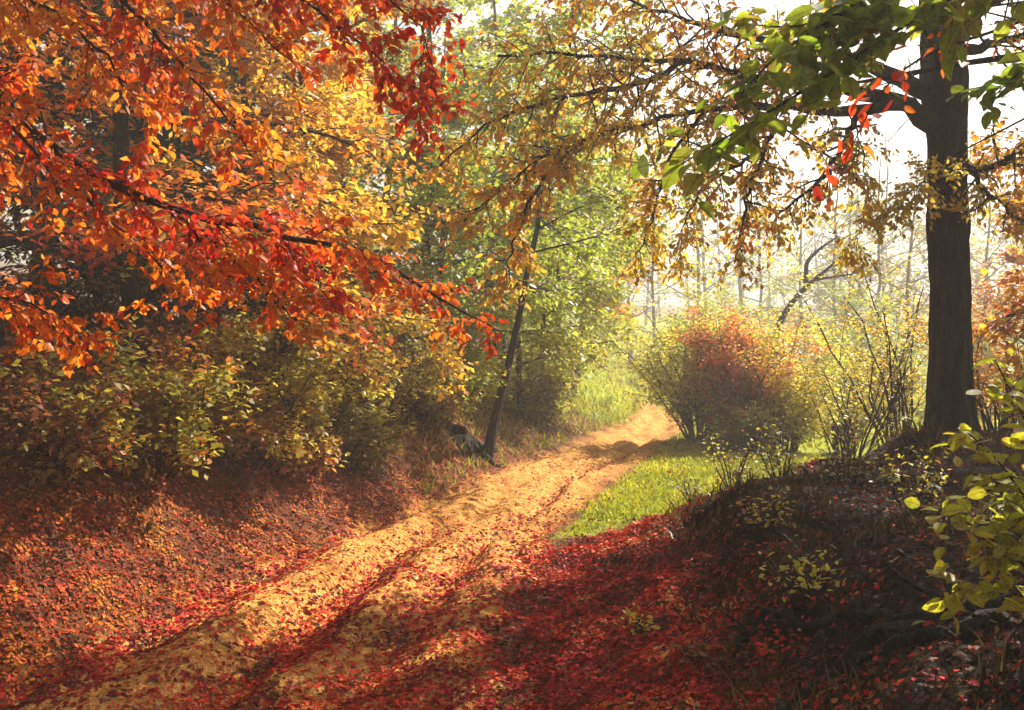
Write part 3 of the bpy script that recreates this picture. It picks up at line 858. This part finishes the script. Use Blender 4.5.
# ------------------------------------------------------------------ leafy sapling in the right corner
SP = np.array([2.75, 4.6, 0]); SP[2] = gz(SP[0], SP[1])
sap = empty('sapling', SP, 'leafy yellow green sapling reaching in at the right edge above the dark bank', 'sapling')
SL = [([(1112, 690, 4.6), (1070, 620, 4.5), (1020, 560, 4.4), (975, 525, 4.35), (935, 508, 4.3)], .012),
      ([(1112, 690, 4.6), (1060, 560, 4.5), (1015, 480, 4.45), (985, 445, 4.4), (962, 428, 4.4)], .012),
      ([(1070, 620, 4.5), (1010, 590, 4.35), (965, 585, 4.3), (940, 600, 4.3)], .008),
      ([(1060, 560, 4.5), (1035, 440, 4.6), (1010, 390, 4.6), (995, 360, 4.6)], .010),
      ([(1060, 560, 4.5), (1010, 530, 4.4), (985, 545, 4.4)], .008),
      ([(1060, 560, 4.5), (1040, 500, 4.5), (1005, 500, 4.5), (985, 490, 4.5)], .008)]
tb = Tubes(); stw = []
for pp, ra in SL:
    ln = pixel_line(pp, 16); tb.add(ln, np.linspace(ra, .003, 16), 6)
    L = np.linalg.norm(np.diff(ln, axis=0), axis=1).sum()
    grow(tb, stw, ln, .006, 0, [dict(n=int(8 + L * 12), ang=.85, len=.24, wig=.14, trop=.0, flat=.8, t0=.3, rmin=.002)])
tb.build('stems', TWIG, sap, SP)
put_leaves('foliage', stw, sap, SP, mat=NEARLEAF, shape='broad', per_m=26, size=.082, pal=[(2, .24, .30, .015), (4, .42, .44, .025), (3, .62, .56, .03), (1, .66, .34, .02)], droop=.2, spread=.015, clump_scale=.5, tilt=.5)

# ------------------------------------------------------------------ trees of the left bank
tree('birch', 'golden yellow leaved tree in the middle of the left bank', PX(250, 15), 15, 11, 1.0, 2.5, GOLD, .11, 22, 22, 7, 5, lean=(.04, 0), flat=.5, up=.3, trop=-.03, seed=1)
tree('birch', 'small golden tree low on the left bank in front of the olive one', PX(285, 14), 14, 7.5, .7, 1.3, GOLD + OLIVE[3:4], .10, 24, 20, 7, 5, flat=.5, up=.3, trop=-.03, seed=21)
tree('maple', 'orange and gold tree beside the path behind the hanging red boughs', PX(130, 12.5), 12.5, 9.5, .8, 3.0, FIRE[1:] + GOLD[:2], .10, 20, 22, 7, 5, up=.3, trop=-.03, seed=2)
tree('maple', 'russet and orange tree at the left edge of the picture', PX(-10, 11), 11, 9, .9, 2.8, FIRE + RUSSET[2:4], .10, 20, 20, 7, 5, up=.3, seed=3)
tree('beech', 'olive and gold tree between the golden tree and the green trees', PX(330, 18.5), 18.5, 11, .6, 2.2, OLIVE + GOLD[:2], .12, 20, 24, 7, 5, up=.28, trop=-.03, seed=4)
tree('beech', 'yellowing tree high on the bank left of the golden tree', PX(190, 20), 20, 13, 2, 4, GOLD + OLIVE[2:4], .14, 16, 22, 7, 5, seed=5)
for px, yy, hh, lb in ((40, 16, 12, 'dark evergreen glimpsed through the red boughs at the left edge'), (150, 18, 13, 'dark evergreen behind the orange and gold tree'), (215, 23, 14, 'dark evergreen showing above the golden tree')):
    tree('spruce', lb, PX(px, yy), yy, hh, .8, 2.6, CONIFER, .16, 20, 34, 6, 5, up=-.1, topr=.9, trop=-.01, group='dark evergreens on the left hillside', seed=6)

# slope bushes at the left
for px, yy, hh, rr, pal, lb in (
    (40, 9.2, 1.3, 1.0, OLIVE[:3] + RUSSET[1:3], 'low brownish olive bush on the leaf strewn slope at the left edge'),
    (150, 10.5, 1.5, 1.2, OLIVE + GOLD[:1] + RUSSET[2:3], 'golden olive bush halfway up the left slope'),
    (240, 12, 1.5, 1.1, OLIVE, 'olive bush below the golden tree'),
    (300, 13.8, 2.2, 1.2, YELGREEN + OLIVE[:2], 'yellow green bush under the golden tree near the path'),
    (365, 15.8, 2.0, 1.3, OLIVE + YELGREEN[:1], 'spreading olive bush at the foot of the left bank'),
    (415, 18, 2.0, 1.3, OLIVE[:3] + RUSSET[2:4], 'brownish olive bush beside the dark tree roots'),
    (300, 13, .7, .7, OLIVE[1:] + GOLD[:1], 'low olive bush spilling down the slope below the yellow green one'),
    (352, 14.3, .9, .8, OLIVE[1:] + YELGREEN[:1], 'low olive bush nearest the track on the left slope'),
    (90, 13, 2.0, 1.4, OLIVE[:3] + CONIFER[1:], 'dark green bush in the gloom under the orange tree'),
):
    shrub('bush', lb, PX(px, yy), yy, hh, rr, pal, .085, 20, 16, 6, 4, group='bushes on the left slope')

# green trees in the middle
tree('green_tree', 'green tree with thin dark leaning trunk at the bend of the path', PX(486, 18.4), 18.4, 9.5, 3.6, 2.3, GREEN[1:], .12, 13, 20, 7, 5, lean=(.15, .03), r0=.08, up=.35, group='green trees at the bend', seed=7)
tree('green_tree', 'green tree with slim upright trunk behind the leaning one', PX(545, 24.5), 24.5, 10, 1.6, 2.6, GREEN[1:] + YELGREEN[:1], .13, 11, 20, 7, 5, lean=(.02, 0), r0=.075, up=.35, group='green trees at the bend', seed=8)
tree('green_tree', 'pale green tree left of the leaning trunk', PX(425, 23), 23, 11.5, 1.2, 3.0, GREEN[1:], .13, 11, 22, 7, 5, r0=.14, up=.35, group='green trees at the bend', seed=9)
tree('green_tree', 'yellow green tree hanging over the meadow edge', PX(556, 29), 29, 9.5, 2.2, 2.2, GREEN[1:] + YELGREEN[:2], .14, 18, 20, 7, 5, r0=.08, group='green trees at the bend', seed=10)
tree('green_tree', 'young fresh green tree left of the leaning trunk, low crown to the ground', PX(440, 20.6), 20.6, 7.5, .5, 1.7, GREEN[2:] + YELGREEN[:1], .11, 14, 22, 7, 5, r0=.07, up=.3, flat=.5, group='green trees at the bend', seed=17)
tree('green_tree', 'young light green tree just right of the leaning trunk', PX(522, 23), 23, 8.0, 1.2, 1.7, GREEN[2:] + YELGREEN[:2], .12, 14, 22, 7, 5, r0=.07, up=.3, flat=.5, group='green trees at the bend', seed=18)
tree('golden_tree', 'bright golden tree at the far end of the path by the meadow', PX(572, 36), 36, 10, 2.6, 2.2, GOLD[1:], .16, 22, 22, 7, 5, r0=.10, lean=(.16, 0), seed=11)
tree('green_tree', 'tall hazy green tree behind the green trees', PX(500, 34), 34, 14, 1.5, 4, GREEN[1:] + YELGREEN[:1], .2, 12, 22, 7, 5, seed=12)
tree('green_tree', 'hazy olive tree behind the pale green tree', PX(390, 32), 32, 14, 1.5, 4, OLIVE[1:3] + GREEN[2:], .2, 12, 22, 7, 5, seed=13)
for px, yy, hh, rr, pal, lb in (
    (470, 22.2, 1.5, 1.1, OLIVE[:3], 'dark olive bush under the leaning trunk'),
    (428, 18.2, 1.7, 1.2, OLIVE[1:] + GREEN[1:3], 'olive green bush at the foot of the bank before the bend'),
    (446, 19.6, 1.8, .9, GREEN[1:], 'fresh green bush on the bank left of the dark roots'),
    (540, 23.4, 1.5, .9, OLIVE[2:] + YELGREEN[:2], 'yellowish bush close to the track at the bend'),
    (545, 25.5, 2.2, 1.4, GREEN[1:] + OLIVE[2:3], 'green bush at the left edge of the bend'),
):
    shrub('bush', lb, PX(px, yy), yy, hh, rr, pal, .1, 17, 16, 6, 4, group='bushes at the bend')
# dark root plate of the leaning tree
ST = np.array([PX(466, 18.5), 18.5, 0]); ST[2] = gz(ST[0], ST[1])
stump = empty('tree_stump', ST, 'dark gnarled stump and roots at the foot of the leaning tree', 'stump')
tb = Tubes()
for k in range(7):
    a = k * TAU / 7 + .3
    rt = bough(ST, [math.cos(a), math.sin(a), 0], .6 + .5 * rng.random(), 8, .22)
    rt[:, 2] = ground_z(rt[:, 0], rt[:, 1]) + np.linspace(.10, -.01, 9)
    tb.add(rt, np.linspace(.10, .02, 9), 7, rough=.3)
tb.add(bough(ST + [0, 0, -.1], [-.2, 0, 1], .5, 4, .12), [.26, .2, .17, .14, .05], 10, rough=.35)
tb.build('roots', BARK, stump, ST)

# ------------------------------------------------------------------ thicket right of the path
for px, yy, hh, rr, pal, lb, pm in (
    (700, 22.3, 3.2, 1.15, GREEN[3:] + YELGREEN[:3], 'tall green bush on the right of the path bend', 20),
    (733, 21.9, 2.9, .38, [(3, .6, .10, .02), (4, .74, .22, .03), (2, .72, .36, .05)], 'russet red bush in the middle of the green bushes', 20),
    (786, 22, 2.7, 1.15, YELGREEN, 'yellow green bush right of the russet one', 20),
    (745, 20.8, .9, .8, OLIVE[:3] + GREEN[1:2], 'dark low bush in front of the russet one', 20),
):
    shrub('bush', lb, PX(px, yy), yy, hh, rr, pal, .085, pm * 1.05, 30, 6, 4, group='bushes right of the path', keep=.95, spread=.08)
shrub('bush', 'pale green bush in the mist left of the black trunk', PX(843, 26), 26, 3.2, 1.3, GREEN[2:] + YELGREEN, .10, 16, 16, 6, 4, group='misty bushes by the trunk')
for px, yy, hh, rr, pal, lb in ((790, 40, 3.6, 2.2, YELGREEN, 'faint yellow green bush in the mist under the dead tree'), (875, 44, 4.6, 2.4, GREEN[1:], 'faint green bush in the mist left of the black trunk'),
                                (705, 44, 3.6, 1.8, GREEN[2:] + YELGREEN, 'faint green bush in the mist above the tall green bush'), (985, 40, 4.2, 2.2, OLIVE[2:] + YELGREEN[:2], 'faint olive bush in the mist right of the black trunk'), (730, 50, 4.4, 2.6, OLIVE[2:] + GREEN[2:], 'faint olive bush in the mist beyond the russet bush')):
    shrub('bush', lb, PX(px, yy), yy, hh, rr, pal, .16, 12, 18, 6, 4, group='faint bushes in the mist', spread=.12)
for px, yy, hh, cr, pal, lb in ((860, 66, 12, 4, OLIVE[2:] + GREEN[2:], 'hazy olive tree in the mist left of the black trunk'), (760, 74, 12, 4.5, GREEN[2:] + YELGREEN[:2], 'hazy green tree in the mist beyond the russet bush'),
                                (940, 72, 14, 4.5, OLIVE[2:], 'hazy brownish tree directly behind the black trunk'), (1010, 62, 13, 4, OLIVE[2:] + GOLD[:1], 'hazy tall tree in the mist by the right edge')):
    tree('hazy_tree', lb, PX(px, yy), yy, hh, hh * .12, cr, pal, .3, 5, 20, 6, 4, bark=GREYBARK, group='leafy trees in the mist', spread=.2, keep=.8)
shrub('bush', 'sparse tall yellow bush against the black trunk', PX(900, 19), 19, 3.6, .95, [(3, .55, .45, .04), (4, .68, .5, .04), (1, .6, .3, .03)], .085, 9, 14, 5, 4, group='misty bushes by the trunk')
shrub('bush', 'yellow leaved bush right behind the black trunk', PX(1000, 17), 17, 2.6, 1.0, YELGREEN[1:] + GOLD[1:3], .085, 14, 16, 6, 4, group='misty bushes by the trunk')
shrub('bush', 'leafless lilac grey bush in the mist', PX(800, 34), 34, 4.2, 1.9, RUSSET, .1, 4, 16, 6, 4, group='misty bushes by the trunk', bark=GREYBARK, keep=.5)
shrub('bush', 'thin twiggy bush in front of the misty hollow', PX(855, 16.5), 16.5, 2.2, .8, [(3, .5, .3, .04), (3, .5, .4, .05)], .075, 3, 10, 5, 3, group='misty bushes by the trunk', keep=.5)
tree('maple', 'bronze and orange tree leaning in at the right edge behind the black trunk', 11.0, 15.5, 9, 1.4, 3.1, FIRE[2:] + BRONZE, .13, 24, 24, 7, 5, r0=.15, seed=15)  # tree added to shade the air before the trunk; only its crown edge shows
tree('small_tree', 'orange leaved small tree in the mist at the right edge', PX(1022, 28), 28, 6, 1.2, 1.9, [(3, .6, .22, .04), (4, .7, .34, .06), (2, .5, .14, .04)], .12, 14, 16, 6, 5, seed=14)

# small plants on the bank
for k, (px, yy, hh, pal, lb) in enumerate((
    (815, 6.3, .35, YELGREEN, 'small pale leaved plant on the dark bank between the roots'),
    (735, 12.4, .75, OLIVE + YELGREEN[:2], 'scrubby plant on the knob of earth by the meadow'),
    (695, 11.2, .4, OLIVE, 'low tufted plant at the lip of the bank'),
    (780, 11.2, .45, OLIVE + YELGREEN[:1], 'low weedy plant on the bank below the hollow'),
    (850, 10.5, .5, OLIVE, 'olive weedy plant on the bank before the black trunk'),
    (915, 9, .6, YELGREEN + OLIVE[:2], 'yellowing weed on the bank right of the roots'),
    (765, 8.2, .35, OLIVE, 'small dark weed halfway along the red slope'),
    (640, 7.4, .14, YELGREEN, 'tiny green seedling in the red leaves'),
    (700, 6.2, .22, RUSSET + YELGREEN[:1], 'withered seedling among red leaves near the bottom'),
)):
    shrub('weed', lb, PX(px, yy), yy, hh, hh * .75, pal, .055, 22, 9, 5, 0, group='weeds on the right bank', cat='plant', shape='ovate')

# dead leaning branch by the meadow
DB = P(786, 306, 30); DB[2] = gz(DB[0], DB[1]) - .1
dead = empty('dead_tree', DB, 'bare dead tree leaning right in the mist above the bushes', 'tree')
tb = Tubes(); dtw = []
for pp, ra in (([(770, 400, 30), (775, 330, 30), (790, 303, 30), (806, 287, 30), (812, 280, 30), (830, 268, 30), (846, 252, 30)], .16),
               ([(806, 287, 30), (806, 262, 30), (818, 250, 30), (838, 236, 30)], .09), ([(812, 280, 30), (840, 276, 29.5), (862, 272, 29)], .05)):
    ln = pixel_line(pp, 18); tb.add(ln, np.linspace(ra, ra * .2, 18), 7, rough=.15)
    grow(tb, dtw, ln, .04, 0, [dict(n=8, ang=.8, len=.9, wig=.2, t0=.4, rmin=.012), dict(n=4, ang=.7, len=.4, wig=.2, t0=.2, rmin=.008)])
tb.build('trunk', BARK, dead, DB)

# bare trees in the mist
BARE = [(655, 54, 10.7, 'bare misty tree at the end of the meadow'), (632, 68, 14.2, 'bare pale tree beyond the golden tree'), (695, 65, 15.4, 'bare misty tree above the tall green bush'),
        (745, 73, 16.6, 'bare misty tree above the russet bush'), (800, 68, 14.2, 'bare tree in the glare behind the dead leaning one'), (838, 57, 13.0, 'slim bare tree in the mist right of the dead one'),
        (872, 52, 12.4, 'bare grey tree in the mist left of the black trunk'), (905, 47, 11.2, 'bare tree close beside the black trunk, in mist'), (985, 54, 13.0, 'bare misty tree just right of the black trunk'),
        (1012, 44, 9.5, 'bare misty tree by the right edge'), (890, 76, 17.8, 'tall faint bare tree in the mist behind the yellow bush'), (850, 85, 17.8, 'faint bare tree deep in the mist')]
for k, (px, yy, hh, lb) in enumerate(BARE):
    tree('bare_tree', lb, PX(px, yy), yy, hh, hh * .18, hh * .3, RUSSET, .15, 3, 16, 6, 4, r0=hh * .011, bark=GREYBARK, group='bare trees in the mist', bare=(k % 3 != 1), keep=.25, up=.8)

# far wood
FW = [(k * .5) for k in range(0)]
tb = Tubes(); ftw = []
for k in range(90):
    a = -.9 + 1.9 * (k + rng.random()) / 90; R = 78 + rng.random() * 75
    x, y = R * math.sin(a), R * math.cos(a); z = gz(x, y) - .3; hh = 10 + rng.random() * 8
    tr_ = bough([x, y, z], [0, 0, 1], hh, 7, .03)
    tb.add(tr_, np.linspace(.22, .04, 8), 5)
    grow(tb, ftw, tr_, .15, 0, [dict(n=14, ang=1.0, len=hh * .32, wig=.12, trop=.05, t0=.2, rmin=.03), dict(n=5, ang=.7, len=hh * .12, wig=.12, t0=.2, rmin=.02, seg=3)])
far = tb.build('far_wood', GREYBARK); far['kind'] = 'stuff'
fl_ = put_leaves('far_foliage', ftw, None, None, per_m=3.5, size=.55, pal=OLIVE[1:] + GREEN[1:3] + RUSSET[3:4], keep=.7); fl_['kind'] = 'stuff'

# ------------------------------------------------------------------ air
def haze(density):
    x0, x1, y0, y1, z0, z1 = -262, 262, -30, 272, -3.2, 32
    v = [(x, y, z) for z in (z0, z1) for y in (y0, y1) for x in (x0, x1)]
    q = [[0, 2, 3, 1], [4, 5, 7, 6], [0, 1, 5, 4], [2, 6, 7, 3], [0, 4, 6, 2], [1, 3, 7, 5]]
    m = bpy.data.materials.new('haze_air'); t, N, L = nt(m)
    out = N.new('ShaderNodeOutputMaterial'); pv = N.new('ShaderNodeVolumePrincipled')
    pv.inputs['Color'].default_value = (.86, .86, .82, 1); pv.inputs['Density'].default_value = density
    pv.inputs['Anisotropy'].default_value = .3
    L.new(pv.outputs[0], out.inputs['Volume'])
    o = make_mesh('haze', v, [np.array(q)], m); o['kind'] = 'stuff'


haze(.0026)

# ------------------------------------------------------------------ light
AZ, EL = math.radians(SUN_AZ), math.radians(SUN_EL)
sd = Vector((math.sin(AZ) * math.cos(EL), math.cos(AZ) * math.cos(EL), math.sin(EL)))
sl = bpy.data.lights.new('sun', 'SUN'); sl.energy = 5.0; sl.angle = math.radians(.6); sl.color = (1, .93, .80)
so = bpy.data.objects.new('sun', sl); so.rotation_euler = sd.to_track_quat('Z', 'Y').to_euler(); so.location = sd * 60; link(so)
w = bpy.data.worlds.new('World'); S.world = w; w.use_nodes = True
t = w.node_tree; t.nodes.clear()
out = t.nodes.new('ShaderNodeOutputWorld'); bg = t.nodes.new('ShaderNodeBackground'); bg.inputs['Strength'].default_value = .055
sk = t.nodes.new('ShaderNodeTexSky'); sk.sky_type = 'NISHITA'; sk.sun_disc = False; sk.sun_elevation = EL; sk.sun_rotation = AZ
sk.air_density = 1.0; sk.dust_density = 6.0; sk.ozone_density = .6
hs = t.nodes.new('ShaderNodeHueSaturation'); hs.inputs['Saturation'].default_value = .45
t.links.new(sk.outputs[0], hs.inputs['Color']); t.links.new(hs.outputs[0], bg.inputs['Color']); t.links.new(bg.outputs[0], out.inputs['Surface'])

cd = bpy.data.cameras.new('camera'); cd.sensor_width = 36; cd.lens = F / 1024 * 36; cd.clip_start = .05; cd.clip_end = 2000
co = bpy.data.objects.new('camera', cd); co.location = CAM; co.rotation_euler = (math.pi / 2 + PITCH, 0, 0); link(co)
S.camera = co
cd.dof.use_dof = True; cd.dof.focus_distance = 10; cd.dof.aperture_fstop = 6.3

S.view_settings.view_transform = 'Standard'; S.view_settings.look = 'None'; S.view_settings.gamma = 1
S.view_settings.use_curve_mapping = False; S.view_settings.exposure = 1.5
c = S.cycles
c.use_denoising = True
c.max_bounces = 6; c.diffuse_bounces = 3; c.glossy_bounces = 2; c.transmission_bounces = 4; c.volume_bounces = 1; c.transparent_max_bounces = 4
c.caustics_reflective = False; c.caustics_refractive = False
